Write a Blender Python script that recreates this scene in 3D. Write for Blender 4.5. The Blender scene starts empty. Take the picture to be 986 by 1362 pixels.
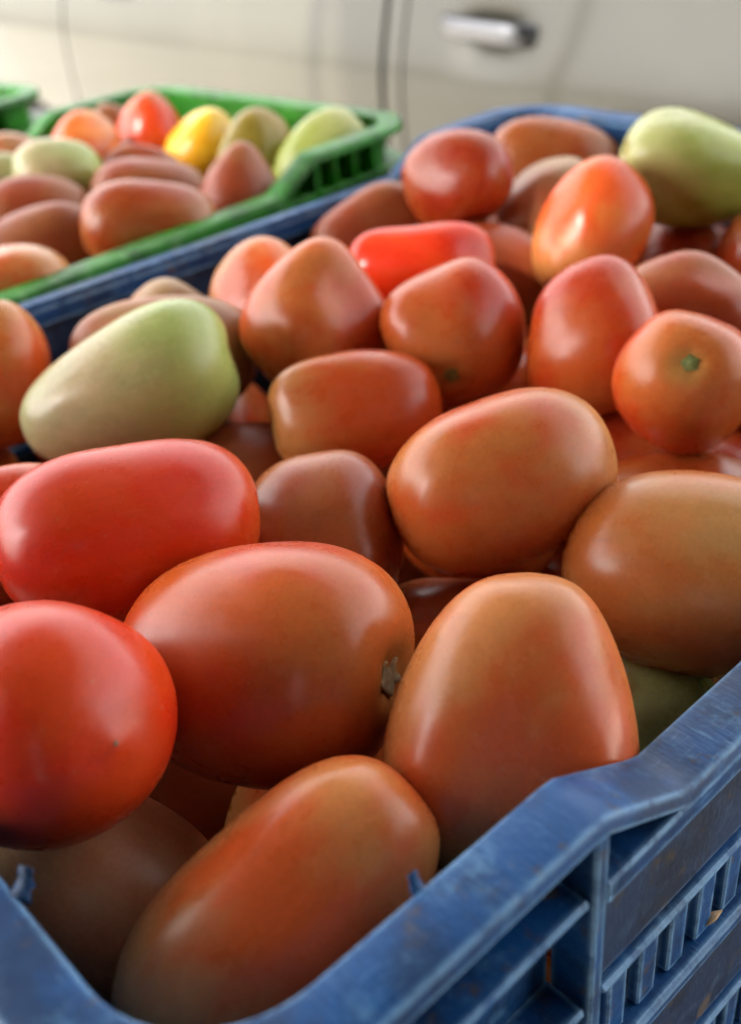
import bpy, math, random
import numpy as np
from mathutils import Vector, Matrix
rad = math.radians
random.seed(7)
scene = bpy.context.scene
COL = scene.collection
CZ = 1.17                                    # height of the phone above the ground, metres

# ------------------------------------------------------------------ camera
cd = bpy.data.cameras.new('camera')
cam = bpy.data.objects.new('camera', cd); COL.objects.link(cam)
RM = [[0.678533, -0.350154, 0.645744], [0.730022, 0.419108, -0.539829], [-0.081613, 0.8377, 0.539999]]
M = Matrix(RM).to_4x4(); M.translation = Vector((0, 0, CZ))
cam.matrix_world = M
cd.sensor_fit = 'VERTICAL'; cd.sensor_height = 36.0; cd.sensor_width = 36.0
cd.lens = 36.0 * 1422.0 / 1362.0
cd.clip_start = 0.01; cd.clip_end = 500
cd.dof.use_dof = True; cd.dof.focus_distance = 0.262; cd.dof.aperture_fstop = 9.5
scene.camera = cam

# ------------------------------------------------------------------ sky, sun, exposure
SUN_EL, SUN_AZ = 45.0, -100.0                  # azimuth measured from +X towards +Y
w = bpy.data.worlds.new('World'); scene.world = w; w.use_nodes = True
nt = w.node_tree; nt.nodes.clear()
out = nt.nodes.new('ShaderNodeOutputWorld'); bg = nt.nodes.new('ShaderNodeBackground')
sky = nt.nodes.new('ShaderNodeTexSky'); sky.sky_type = 'NISHITA'; sky.sun_disc = False
sky.sun_elevation = rad(SUN_EL); sky.sun_rotation = rad(90.0 - SUN_AZ)
sky.air_density = 1.0; sky.dust_density = 4.0; sky.ozone_density = 1.0
hs = nt.nodes.new('ShaderNodeHueSaturation'); hs.inputs['Saturation'].default_value = 0.16
nt.links.new(sky.outputs[0], hs.inputs['Color']); wm = nt.nodes.new('ShaderNodeMix'); wm.data_type = 'RGBA'; wm.blend_type = 'MULTIPLY'; wm.inputs[0].default_value = 1.0
wm.inputs[7].default_value = (1.0, .97, .93, 1)              # hazy, slightly warm overcast
nt.links.new(hs.outputs[0], wm.inputs[6]); nt.links.new(wm.outputs[2], bg.inputs['Color'])
bg.inputs['Strength'].default_value = 0.14
nt.links.new(bg.outputs[0], out.inputs['Surface'])
sl = bpy.data.lights.new('sun', 'SUN'); sl.energy = 5.0; sl.angle = rad(2); sl.color = (1.0, 0.95, 0.87)
sun = bpy.data.objects.new('sun', sl); COL.objects.link(sun)
sd = Vector((math.cos(rad(SUN_EL)) * math.cos(rad(SUN_AZ)), math.cos(rad(SUN_EL)) * math.sin(rad(SUN_AZ)), math.sin(rad(SUN_EL))))
sun.rotation_euler = sd.to_track_quat('Z', 'Y').to_euler(); sun.location = sd * 20
vs = scene.view_settings
vs.view_transform = 'Standard'; vs.look = 'None'; vs.gamma = 1.0; vs.use_curve_mapping = False
vs.exposure = 3.02

# ------------------------------------------------------------------ helpers
def link(o, parent=None):
    COL.objects.link(o)
    if parent is not None: o.parent = parent
    return o
def mesh_obj(name, verts, faces, mat, parent=None, smooth=False):
    me = bpy.data.meshes.new(name); me.from_pydata([tuple(v) for v in verts], [], faces); me.validate()
    me.materials.append(mat)
    if smooth: me.polygons.foreach_set('use_smooth', [True] * len(me.polygons))
    return link(bpy.data.objects.new(name, me), parent)
def tag(o, label=None, cat=None, group=None, kind=None):
    if label: o['label'] = label
    if cat: o['category'] = cat
    if group: o['group'] = group
    if kind: o['kind'] = kind
    return o
def empty(name, loc, rz=0.0):
    o = bpy.data.objects.new(name, None); o.location = loc; o.rotation_euler = (0, 0, rz); o.empty_display_size = .02
    return link(o)
def bevelled(me_obj, width, seg=1):
    m = me_obj.modifiers.new('bevel', 'BEVEL'); m.width = width; m.segments = seg; m.limit_method = 'ANGLE'
    return me_obj
def box_data(x0, x1, y0, y1, z0, z1, b=0.0):
    """box with chamfered edges: 24 verts when b>0"""
    if b <= 0:
        v = [(x, y, z) for x in (x0, x1) for y in (y0, y1) for z in (z0, z1)]
        f = [(0, 1, 3, 2), (4, 6, 7, 5), (0, 4, 5, 1), (2, 3, 7, 6), (0, 2, 6, 4), (1, 5, 7, 3)]
        return v, f
    cx, cy, cz = (x0 + x1) / 2, (y0 + y1) / 2, (z0 + z1) / 2
    hx, hy, hz = abs(x1 - x0) / 2, abs(y1 - y0) / 2, abs(z1 - z0) / 2
    b = min(b, hx * .9, hy * .9, hz * .9)
    v = []; idx = {}
    for sx in (-1, 1):
        for sy in (-1, 1):
            for sz in (-1, 1):
                for a in range(3):
                    h = [hx - b, hy - b, hz - b]; h[a] += b
                    idx[(sx, sy, sz, a)] = len(v); v.append((cx + sx * h[0], cy + sy * h[1], cz + sz * h[2]))
    f = []
    for a in range(3):
        o1, o2 = (a + 1) % 3, (a + 2) % 3
        for s in (-1, 1):
            q = []
            for (p, r) in ((-1, -1), (1, -1), (1, 1), (-1, 1)):
                k = [0, 0, 0]; k[a] = s; k[o1] = p; k[o2] = r; q.append(idx[(*k, a)])
            f.append(tuple(q if s > 0 else q[::-1]))
        for p in (-1, 1):
            for r in (-1, 1):
                k0 = [0, 0, 0]; k1 = [0, 0, 0]; k0[a] = -1; k1[a] = 1
                for k in (k0, k1): k[o1] = p; k[o2] = r
                q = [idx[(*k0, o1)], idx[(*k1, o1)], idx[(*k1, o2)], idx[(*k0, o2)]]
                f.append(tuple(q if p * r > 0 else q[::-1]))
    for sx in (-1, 1):
        for sy in (-1, 1):
            for sz in (-1, 1):
                q = [idx[(sx, sy, sz, a)] for a in range(3)]
                f.append(tuple(q if sx * sy * sz > 0 else q[::-1]))
    return v, f
def box(name, x0, x1, y0, y1, z0, z1, mat, parent=None, b=.0006):
    v, f = box_data(x0, x1, y0, y1, z0, z1, b)
    return mesh_obj(name, v, f, mat, parent)

# ------------------------------------------------------------------ materials
def newmat(name):
    m = bpy.data.materials.new(name); m.use_nodes = True
    n = m.node_tree; return m, n, n.nodes['Principled BSDF']
def node(n, t, **kw):
    o = n.nodes.new(t)
    for k, v in kw.items():
        if hasattr(o, k): setattr(o, k, v)
        else: o.inputs[k].default_value = v
    return o
def L(n, a, b): n.links.new(a, b)
def mixc(n, fac, a, b, blend='MIX'):
    m = n.nodes.new('ShaderNodeMix'); m.data_type = 'RGBA'; m.blend_type = blend
    for sock, val in ((0, fac), (6, a), (7, b)):
        if hasattr(val, 'is_output'): n.links.new(val, m.inputs[sock])
        elif sock == 0: m.inputs[0].default_value = val
        else: m.inputs[sock].default_value = (*val, 1)
    return m.outputs[2]
def maprange(n, v, a, b, c, d, smooth=True):
    m = n.nodes.new('ShaderNodeMapRange'); m.interpolation_type = 'SMOOTHSTEP' if smooth else 'LINEAR'
    n.links.new(v, m.inputs[0])
    for i, x in enumerate((a, b, c, d)): m.inputs[i + 1].default_value = x
    return m.outputs[0]
def math_(n, op, a, b=0.0):
    m = n.nodes.new('ShaderNodeMath'); m.operation = op
    for i, v in enumerate((a, b)):
        if hasattr(v, 'is_output'): n.links.new(v, m.inputs[i])
        else: m.inputs[i].default_value = v
    return m.outputs[0]

def tomato_mat(name, body, blotch, stem, stem_lo=.55, stem_hi=1.0, rough=.27):
    m, n, p = newmat(name)
    tc = node(n, 'ShaderNodeTexCoord'); oi = node(n, 'ShaderNodeObjectInfo')
    sep = node(n, 'ShaderNodeSeparateXYZ'); L(n, tc.outputs['Generated'], sep.inputs[0])
    off = node(n, 'ShaderNodeVectorMath', operation='MULTIPLY_ADD')
    L(n, tc.outputs['Generated'], off.inputs[0]); off.inputs[1].default_value = (1, 1, 1)
    comb = node(n, 'ShaderNodeCombineXYZ'); rnd = math_(n, 'MULTIPLY', oi.outputs['Random'], 40.0)
    for i in range(3): L(n, rnd, comb.inputs[i])
    L(n, comb.outputs[0], off.inputs[2])
    n1 = node(n, 'ShaderNodeTexNoise', Scale=1.7, Detail=3.0, Roughness=.55); L(n, off.outputs[0], n1.inputs['Vector'])
    n2 = node(n, 'ShaderNodeTexNoise', Scale=6.0, Detail=4.0, Roughness=.6); L(n, off.outputs[0], n2.inputs['Vector'])
    n3 = node(n, 'ShaderNodeTexNoise', Scale=900.0, Detail=2.0); L(n, tc.outputs['Object'], n3.inputs['Vector'])
    vo = node(n, 'ShaderNodeTexVoronoi', Scale=190.0); L(n, tc.outputs['Object'], vo.inputs['Vector'])
    c = mixc(n, maprange(n, n1.outputs[0], .40, .62, 0, 1), body, blotch)
    zz = math_(n, 'ADD', sep.outputs[2], math_(n, 'MULTIPLY', math_(n, 'SUBTRACT', n2.outputs[0], .5), .45))
    c = mixc(n, maprange(n, zz, stem_lo, stem_hi, 0, .85), c, stem)
    # grain of the skin
    c = mixc(n, .20, c, n3.outputs[0], 'OVERLAY')
    n6 = node(n, 'ShaderNodeTexNoise', Scale=85.0, Detail=5.0, Roughness=.65); L(n, tc.outputs['Object'], n6.inputs['Vector'])
    c = mixc(n, .16, c, n6.outputs[0], 'OVERLAY')
    # yellowish halo round the stem scar, and corky flecks
    cx = math_(n, 'SUBTRACT', sep.outputs[0], .5); cy = math_(n, 'SUBTRACT', sep.outputs[1], .5)
    rr_ = math_(n, 'SQRT', math_(n, 'ADD', math_(n, 'MULTIPLY', cx, cx), math_(n, 'MULTIPLY', cy, cy)))
    halo = math_(n, 'MULTIPLY', maprange(n, math_(n, 'ADD', rr_, math_(n, 'MULTIPLY', math_(n, 'SUBTRACT', n2.outputs[0], .5), .12)), .06, .20, .6, 0), maprange(n, sep.outputs[2], .75, .85, 0, 1))
    c = mixc(n, halo, c, (.46, .27, .07))
    fk = maprange(n, n6.outputs[0], .69, .73, 0, .5)
    c = mixc(n, math_(n, 'MULTIPLY', fk, maprange(n, n2.outputs[0], .50, .62, 0, 1)), c, (.30, .17, .08))
    dots = maprange(n, vo.outputs['Distance'], .04, .12, .14, 0)
    c = mixc(n, dots, c, (.75, .50, .30))
    # streaks running from pole to pole
    st = node(n, 'ShaderNodeMapping'); st.inputs['Scale'].default_value = (13, 13, 1.1); L(n, off.outputs[0], st.inputs[0])
    n4 = node(n, 'ShaderNodeTexNoise', Scale=1.3, Detail=3.0); L(n, st.outputs[0], n4.inputs['Vector'])
    val = maprange(n, n4.outputs[0], .3, .7, .965, 1.03, False)
    hsv = node(n, 'ShaderNodeHueSaturation'); L(n, c, hsv.inputs['Color'])
    L(n, math_(n, 'MULTIPLY', val, maprange(n, oi.outputs['Random'], 0, 1, .92, 1.06, False)), hsv.inputs['Value'])
    L(n, hsv.outputs[0], p.inputs['Base Color'])
    L(n, math_(n, 'ADD', maprange(n, n2.outputs[0], .3, .7, rough - .06, rough + .10, False), maprange(n, n6.outputs[0], .35, .7, -.03, .05, False)), p.inputs['Roughness'])
    p.inputs['IOR'].default_value = 1.45
    p.inputs['Subsurface Weight'].default_value = .06; p.inputs['Subsurface Radius'].default_value = (1.0, .35, .15)
    p.inputs['Subsurface Scale'].default_value = .004
    bp = node(n, 'ShaderNodeBump', Strength=.06, Distance=.0006); 
    n5 = node(n, 'ShaderNodeTexNoise', Scale=160.0, Detail=3.0); L(n, tc.outputs['Object'], n5.inputs['Vector'])
    L(n, n5.outputs[0], bp.inputs['Height']); L(n, bp.outputs[0], p.inputs['Normal'])
    return m
TM = {
    'red':      tomato_mat('tomato_red', (0.62, 0.026, 0.004), (0.62, 0.050, 0.007), (0.58, 0.09, 0.016), .75, 1.1),
    'redor':    tomato_mat('tomato_red_orange', (0.54, 0.045, 0.007), (0.56, 0.100, 0.017), (0.54, 0.16, 0.035), .62, 1.05),
    'deep':     tomato_mat('tomato_shaded_red', (0.37, 0.030, 0.006), (0.39, 0.065, 0.012), (0.40, 0.13, 0.04), .62, 1.05),  # red-orange skin darkened to stand in for dimmer light on far fruit
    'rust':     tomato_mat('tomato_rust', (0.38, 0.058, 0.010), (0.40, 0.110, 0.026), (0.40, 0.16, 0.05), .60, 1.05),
    'orange':   tomato_mat('tomato_orange', (0.56, 0.075, 0.011), (0.56, 0.165, 0.036), (0.52, 0.23, 0.065), .60, 1.05),
    'peach':    tomato_mat('tomato_peach', (0.60, 0.092, 0.017), (0.58, 0.200, 0.056), (0.54, 0.27, 0.09), .50, 1.0),
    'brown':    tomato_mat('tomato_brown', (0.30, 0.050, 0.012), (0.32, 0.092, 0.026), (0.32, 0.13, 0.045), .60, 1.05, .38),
    'tan':      tomato_mat('tomato_tan', (0.46, 0.130, 0.028), (0.44, 0.200, 0.060), (0.44, 0.27, 0.10), .45, .95),
    'blush':    tomato_mat('tomato_blush', (0.46, 0.140, 0.055), (0.45, 0.225, 0.10), (0.44, 0.28, 0.13), .50, 1.0, .38),
    'blushlit': tomato_mat('tomato_blush_lit', (.62, .22, .095), (.62, .33, .16), (.60, .38, .20), .50, 1.0, .34),  # blush skin with light painted in, for the fruit in the shaded corner
    'palegreen': tomato_mat('tomato_pale_green', (0.48, 0.37, 0.19), (0.44, 0.41, 0.19), (0.33, 0.42, 0.10), .38, .85),
    'green':    tomato_mat('tomato_green', (0.36, 0.42, 0.065), (0.42, 0.47, 0.10), (0.50, 0.50, 0.20), .45, .95),
    'dkgreen':  tomato_mat('tomato_dark_green', (0.24, 0.35, 0.08), (0.28, 0.37, 0.10), (0.32, 0.36, 0.14), .6, 1.0, .25),
    'yellow':   tomato_mat('tomato_yellow', (0.74, 0.44, 0.020), (0.74, 0.36, 0.012), (0.66, 0.46, 0.06), .6, 1.0),
    'olive':    tomato_mat('tomato_olive', (0.320, 0.234, 0.032), (0.336, 0.278, 0.058), (0.368, 0.218, 0.025), .55, 1.0),
}
def simple_mat(name, col, rough=.5, metal=0.0, var=.15, scale=30.0, **kw):
    m, n, p = newmat(name)
    tc = node(n, 'ShaderNodeTexCoord'); nz = node(n, 'ShaderNodeTexNoise', Scale=scale, Detail=5.0, Roughness=.6)
    L(n, tc.outputs['Object'], nz.inputs['Vector'])
    hsv = node(n, 'ShaderNodeHueSaturation', Color=(*col, 1)); L(n, maprange(n, nz.outputs[0], .3, .7, 1 - var, 1 + var, False), hsv.inputs['Value'])
    L(n, hsv.outputs[0], p.inputs['Base Color']); p.inputs['Roughness'].default_value = rough; p.inputs['Metallic'].default_value = metal
    for k, v in kw.items(): p.inputs[k.replace('_', ' ')].default_value = v
    return m
def crate_mat(name, col, pale, dirt, dirt_amt=.5, rough=.42, trans=0.0, edge=False):
    m, n, p = newmat(name)
    g = node(n, 'ShaderNodeNewGeometry')
    def nz(scale, det=4.0, ro=.6, mp=None):
        t = node(n, 'ShaderNodeTexNoise', Scale=scale, Detail=det, Roughness=ro)
        if mp:
            mm = node(n, 'ShaderNodeMapping'); mm.inputs['Scale'].default_value = mp[0]; mm.inputs['Rotation'].default_value = mp[1]
            L(n, g.outputs['Position'], mm.inputs[0]); L(n, mm.outputs[0], t.inputs['Vector'])
        else: L(n, g.outputs['Position'], t.inputs['Vector'])
        return t.outputs[0]
    c = mixc(n, maprange(n, nz(30.0, 6.0, .65), .42, .60, 0, .9), col, tuple(a * .42 for a in col))
    c = mixc(n, maprange(n, nz(75.0, 6.0, .7), .52, .74, 0, .55), c, pale)          # chalky bloom
    scr = nz(95.0, 4.0, .6, ((1, 11, 3), (.2, .3, .75)))
    c = mixc(n, math_(n, 'MULTIPLY', maprange(n, scr, .62, .70, 0, .6), maprange(n, nz(23.0, 3.0), .45, .62, 0, 1)), c, pale)
    scr2 = nz(120.0, 4.0, .6, ((12, 1, 3), (.5, .1, -.45)))
    c = mixc(n, math_(n, 'MULTIPLY', maprange(n, scr2, .62, .70, 0, .5), maprange(n, nz(29.0, 3.0), .45, .62, 0, 1)), c, pale)
    d = nz(110.0, 6.0, .7)
    c = mixc(n, maprange(n, d, .56, .72, 0, dirt_amt), c, dirt)
    blob = nz(52.0, 2.0, .4)
    c = mixc(n, maprange(n, blob, .70, .74, 0, dirt_amt * .9), c, tuple(min(1, a * 2.0) for a in dirt))
    p.inputs['Specular IOR Level'].default_value = .36
    if edge:
        bv = node(n, 'ShaderNodeBevel', samples=4, Radius=.0022)
        dp = node(n, 'ShaderNodeVectorMath', operation='DOT_PRODUCT'); L(n, bv.outputs[0], dp.inputs[0]); L(n, g.outputs['Normal'], dp.inputs[1])
        em = math_(n, 'MULTIPLY', maprange(n, dp.outputs['Value'], .99, .90, 0, 1), maprange(n, nz(130.0, 4.0, .65), .34, .54, .25, 1.0))
        c = mixc(n, em, c, tuple(min(1, a * 1.35 + .06) for a in pale))
    L(n, c, p.inputs['Base Color'])
    L(n, maprange(n, d, .3, .7, rough - .08, rough + .2, False), p.inputs['Roughness'])
    bp = node(n, 'ShaderNodeBump', Strength=.35, Distance=.0005)
    L(n, math_(n, 'ADD', nz(420.0, 3.0), math_(n, 'MULTIPLY', scr, .8)), bp.inputs['Height']); L(n, bp.outputs[0], p.inputs['Normal'])
    if trans:
        p.inputs['Subsurface Weight'].default_value = trans; p.inputs['Subsurface Scale'].default_value = .004
        p.inputs['Subsurface Radius'].default_value = (.3, 1, .3)
    return m
M_BLUE = crate_mat('blue_plastic', (.003, .066, .225), (.12, .28, .47), (.075, .054, .036), 1.0, edge=True)
M_BLUE_GRIME_SHADE = crate_mat('grimy_shaded_blue_plastic', (.012, .036, .095), (.07, .13, .24), (.060, .046, .036), 1.0, .5, edge=True)  # grime, plus a darker base standing in for shade on the outer panels
M_GREEN = crate_mat('green_plastic', (.022, .22, .006), (.22, .44, .16), (.04, .10, .02), .25, .38, .25)
M_TAB = crate_mat('torn_blue_plastic', (.005, .060, .19), (.06, .16, .30), (.06, .045, .035), .6)
M_SCAR = simple_mat('dry_stem_scar', (.30, .22, .11), .8, var=.5, scale=400)
M_GSCAR = simple_mat('green_stem_scar', (.20, .23, .065), .75, var=.5, scale=400)
M_TIP = simple_mat('blossom_scar', (.34, .21, .12), .8, var=.4, scale=500)
M_PAINT = None

# ------------------------------------------------------------------ ground, table, awning
def ground_mat():
    m, n, p = newmat('concrete')
    g = node(n, 'ShaderNodeNewGeometry')
    a = node(n, 'ShaderNodeTexNoise', Scale=1.3, Detail=8.0, Roughness=.65); L(n, g.outputs['Position'], a.inputs['Vector'])
    b = node(n, 'ShaderNodeTexNoise', Scale=60.0, Detail=6.0, Roughness=.7); L(n, g.outputs['Position'], b.inputs['Vector'])
    c = mixc(n, maprange(n, a.outputs[0], .3, .7, 0, 1), (.30, .28, .25), (.42, .40, .36))
    c = mixc(n, maprange(n, b.outputs[0], .45, .75, 0, .5), c, (.18, .165, .15))
    L(n, c, p.inputs['Base Color']); p.inputs['Roughness'].default_value = .85
    bp = node(n, 'ShaderNodeBump', Strength=.4, Distance=.01); L(n, b.outputs[0], bp.inputs['Height']); L(n, bp.outputs[0], p.inputs['Normal'])
    return m
gr = mesh_obj('ground', [(-250, -250, 0), (250, -250, 0), (250, 250, 0), (-250, 250, 0)], [(0, 1, 2, 3)], ground_mat())
tag(gr, kind='structure')

HC = .22                                        # crate height to the low part of its rim
ZB = CZ - .17 - HC                              # table top
M_WOOD = simple_mat('weathered_wood', (.23, .16, .10), .75, var=.35, scale=18)
tb = empty('market_table', (-.45, .33, 0))
tag(tb, 'weathered wooden plank table carrying the crates of tomatoes', 'table')
pv, pf = box_data(-.80, .58, -.058, .058, -.03, 0, .002)
pm = bpy.data.meshes.new('plank'); pm.from_pydata(pv, [], pf); pm.materials.append(M_WOOD)
for i in range(7):
    o = bpy.data.objects.new('plank', pm); o.location = (0, -.36 + i * .121, ZB); link(o, tb)
for x in (-.74, .52):
    for y in (-.36, .36): box('leg', x - .03, x + .03, y - .03, y + .03, 0, ZB - .031, M_WOOD, tb, .003)
    box('rail', x - .02, x + .02, -.329, .329, ZB - .11, ZB - .032, M_WOOD, tb, .003)

M_CANVAS = simple_mat('awning_canvas', (.05, .055, .06), .9, var=.08, scale=4)
M_POLE = simple_mat('galvanised_pole', (.45, .46, .47), .4, .9, var=.1)
aw = empty('market_awning', (-.6, -.2, 0)); tag(aw, 'canvas market awning on four poles over the tomato stall', 'awning')
AX0, AX1, AY0, AY1, AZ = -1.14, 2.0, -1.8, 1.15, 2.28
vv, ff = [], []
def canvas_z(x, y):
    u, v = (x - AX0) / (AX1 - AX0), (y - AY0) / (AY1 - AY0)
    return AZ + .22 * (1 - v) - .10 * math.sin(math.pi * u) * math.sin(math.pi * v) + .02 * math.sin(9 * u)
# small tears in the canvas: the sun comes through them and leaves flecks on the fruit
TEARS = []
for (tx, ty, tz, hs_) in ((-.310, .390, 1.012, .0135), (-.345, .312, 1.00, .011), (-.640, .400, 1.00, .012), (-.668, .380, .99, .011), (-.228, .295, .985, .010)):
    d = 1.3
    for _ in range(20):
        lx, ly = tx + sd.x * d + .6, ty + sd.y * d + .2
        d = (canvas_z(lx, ly) - tz) / sd.z
    TEARS.append((tx + sd.x * d + .6, ty + sd.y * d + .2, hs_))
gx = sorted(set([AX0 + (AX1 - AX0) * i / 24 for i in range(25)] + [c[0] + k * c[2] for c in TEARS for k in (-1, 1)]))
gy = sorted(set([AY0 + (AY1 - AY0) * i / 14 for i in range(15)] + [c[1] + k * c[2] for c in TEARS for k in (-1, 1)]))
for k in (0, 1):
    for x in gx:
        for y in gy: vv.append((x, y, canvas_z(x, y) - .003 * k))
nn = len(gx) * len(gy); NYY = len(gy)
for i in range(len(gx) - 1):
    for j in range(NYY - 1):
        mx_, my_ = (gx[i] + gx[i + 1]) / 2, (gy[j] + gy[j + 1]) / 2
        if any(abs(mx_ - c[0]) < c[2] and abs(my_ - c[1]) < c[2] for c in TEARS): continue
        a = i * NYY + j; q = (a, a + NYY, a + NYY + 1, a + 1)
        ff.append(q); ff.append(tuple(nn + t for t in q[::-1]))
mesh_obj('canvas', vv, ff, M_CANVAS, aw, True)
def curtain(x0, y0, x1, y1, n=60):  # unseen hangings, added to keep light from behind the phone off the crates
    v, f = [], []; dx, dy = x1 - x0, y1 - y0; ln = math.hypot(dx, dy); nx_, ny_ = -dy / ln, dx / ln
    for k in (0, 1):
        for i in range(n + 1):
            t = i / n
            for z in (.12, 1.2, 2.62):
                w_ = .03 * math.sin(t * ln * 14) * (1.3 - z / 2.4) + .004 * k
                v.append((x0 + dx * t + nx_ * w_ + .6, y0 + dy * t + ny_ * w_ + .2, z))
    q = (n + 1) * 3
    for i in range(n):
        for j in range(2):
            a = i * 3 + j; f.append((a, a + 3, a + 4, a + 1)); f.append((q + a, q + a + 1, q + a + 4, q + a + 3))
    mesh_obj('light_blocking_curtain', v, f, M_CANVAS, aw, True)
curtain(1.15, .75, 1.15, -1.25); curtain(1.15, -1.3, -.80, -1.3)
for x in (AX0 + .05, AX1 - .05):
    for y, z in ((AY0 + .05, AZ + .21), (AY1 - .58, AZ + .02)):
        pts = [(math.cos(t * math.tau / 12) * .018, math.sin(t * math.tau / 12) * .018) for t in range(12)]
        v = [(x + a, y + b, zz) for zz in (0, z) for a, b in pts]
        f = [(t, (t + 1) % 12, 12 + (t + 1) % 12, 12 + t) for t in range(12)] + [tuple(range(12))[::-1], tuple(range(12, 24))]
        mesh_obj('pole', v, f, M_POLE, aw)

# ------------------------------------------------------------------ parked car behind the stall
def paint_mat():
    m, n, p = newmat('champagne_paint')
    tc = node(n, 'ShaderNodeTexCoord')
    fl = node(n, 'ShaderNodeTexNoise', Scale=1500.0, Detail=1.0); L(n, tc.outputs['Object'], fl.inputs['Vector'])
    du = node(n, 'ShaderNodeTexNoise', Scale=5.0, Detail=6.0, Roughness=.65); L(n, tc.outputs['Object'], du.inputs['Vector'])
    c = mixc(n, maprange(n, fl.outputs[0], .3, .7, 0, 1), (.024, .0225, .0155), (.033, .031, .022))
    c = mixc(n, maprange(n, du.outputs[0], .45, .8, 0, .35), c, (.042, .038, .025))
    L(n, c, p.inputs['Base Color']); p.inputs['Metallic'].default_value = .55
    L(n, maprange(n, du.outputs[0], .3, .7, .30, .42, False), p.inputs['Roughness'])
    p.inputs['Coat Weight'].default_value = .35; p.inputs['Coat Roughness'].default_value = .08
    return m
M_PAINT = paint_mat()
M_SEAL = simple_mat('black_rubber', (.015, .015, .016), .7)
M_CHROME = simple_mat('chrome', (.11, .112, .12), .30, 1.0, var=.03)
M_GLASS = simple_mat('tinted_glass', (.02, .025, .025), .05, var=.02)
M_RIM = simple_mat('alloy', (.45, .45, .46), .35, .9, var=.05)
M_LAMP = simple_mat('lamp_glass', (.55, .10, .06), .1, var=.05)
M_HEAD = simple_mat('headlamp_glass', (.75, .76, .78), .08, var=.05)
YS = 1.25                                       # side of the car
car = empty('parked_car', (-1.3, YS + .87, 0))
tag(car, 'champagne metallic car with a chrome door handle parked behind the crates', 'car')
CO = Vector(car.location)
def cl(v): return (v[0] - CO.x, v[1] - CO.y, v[2])
def lerp_tab(t, x):
    if x <= t[0][0]: return t[0][1]
    for (a, b), (c, d) in zip(t, t[1:]):
        if x <= c: return b + (d - b) * (x - a) / (c - a)
    return t[-1][1]
PROF = [(.20, .10), (.26, .055), (.34, .034), (.45, .016), (.52, .010), (.60, .006), (.66, .003), (.72, .001), (.77, .0), (.80, .0008), (.825, .003), (.85, .0070), (.875, .0125), (.90, .019), (.925, .0255), (.95, .032), (1.0, .045)]
PLAN = [(-3.6, .20), (-3.4, .085), (-3.0, .022), (-2.4, .004), (-1.4, 0.0), (-.4, .004), (.2, .03), (.6, .10), (.85, .30)]
HX, HZ = -1.145, .897                           # handle centre
def side_y(x, z, cup=False):
    y = YS + lerp_tab(PROF, z) + lerp_tab(PLAN, x)
    if cup:
        y += .011 * math.exp(-(((x - HX - .005) / .062) ** 2) ** 1.5 - (((z - HZ + .006) / .034) ** 2) ** 1.5)
    return y
WHEELS = (-2.70, .02)
def panel(name, x0, x1, z0, z1, nx, nz, arch=None, cup=False):
    v, f = [], []
    def zl(x):
        lo = z0
        if arch is not None:
            r = .355; dx = x - arch
            if abs(dx) < r: lo = max(lo, .31 + math.sqrt(r * r - dx * dx))
        return lo
    for i in range(nx + 1):
        x = x0 + (x1 - x0) * i / nx; lo = zl(x)
        for j in range(nz + 1):
            z = lo + (z1 - lo) * j / nz
            y = side_y(x, z, cup)
            e = min(i, nx - i)
            v.append(cl((x, y, z)))
    for i in range(nx):
        for j in range(nz):
            a = i * (nz + 1) + j; f.append((a, a + nz + 1, a + nz + 2, a + 1))
    # turned-in edges, so that each panel has a thickness
    base = len(v); n0 = base
    v += [(x, y + .014, z) for (x, y, z) in v[:n0]]
    def strip(ids):
        for a, b in zip(ids, ids[1:]): f.append((a, b, b + n0, a + n0))
    strip([j for j in range(nz, -1, -1)]); strip([nx * (nz + 1) + j for j in range(nz + 1)])
    strip([i * (nz + 1) for i in range(nx + 1)]); strip([i * (nz + 1) + nz for i in range(nx, -1, -1)])
    return mesh_obj(name, v, f, M_PAINT, car, True)
GAP = -1.362
for nm, a, b, arch, cup, nx in (('rear_quarter_panel', -3.55, -2.425, -2.70, False, 60), ('rear_door', -2.417, GAP - .006, None, False, 40),
                                ('front_door', GAP + .006, -.318, None, True, 130), ('front_wing', -.310, .84, .02, False, 60)):
    d = panel(nm, a, b, .30, 1.0, nx, 70 if cup else 40, arch, cup)
    mod = d.modifiers.new('es', 'EDGE_SPLIT'); mod.split_angle = rad(40)
    if nm.endswith('door'):
        hx = HX if nm == 'front_door' else HX - 1.062
        # bar of the handle: a flattened tube bowed out from the skin
        v, f = [], []; K, RN = 28, 12
        for i in range(K + 1):
            t = -1 + 2 * i / K; x = hx + t * .098
            bow = .032 * (1 - abs(t) ** 5) - .004
            sc = (1 - max(0, abs(t) - .86) / .14 * .55)
            zc = HZ + (.006 if nm == 'front_door' else .045) - .004 * t
            for k in range(RN):
                a_ = k / RN * math.tau
                ca, sa = math.cos(a_), math.sin(a_)
                v.append(cl((x, side_y(hx, HZ + .03) - bow + .0075 * sc * math.copysign(abs(ca) ** .7, ca), zc + .0155 * sc * math.copysign(abs(sa) ** .7, sa))))
        for i in range(K):
            for k in range(RN):
                a_ = i * RN + k; b_ = i * RN + (k + 1) % RN; f.append((a_, b_, b_ + RN, a_ + RN))
        f.append(tuple(range(RN))); f.append(tuple(range(K * RN, K * RN + RN))[::-1])
        mesh_obj('handle', v, f, M_CHROME, d, True)
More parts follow.
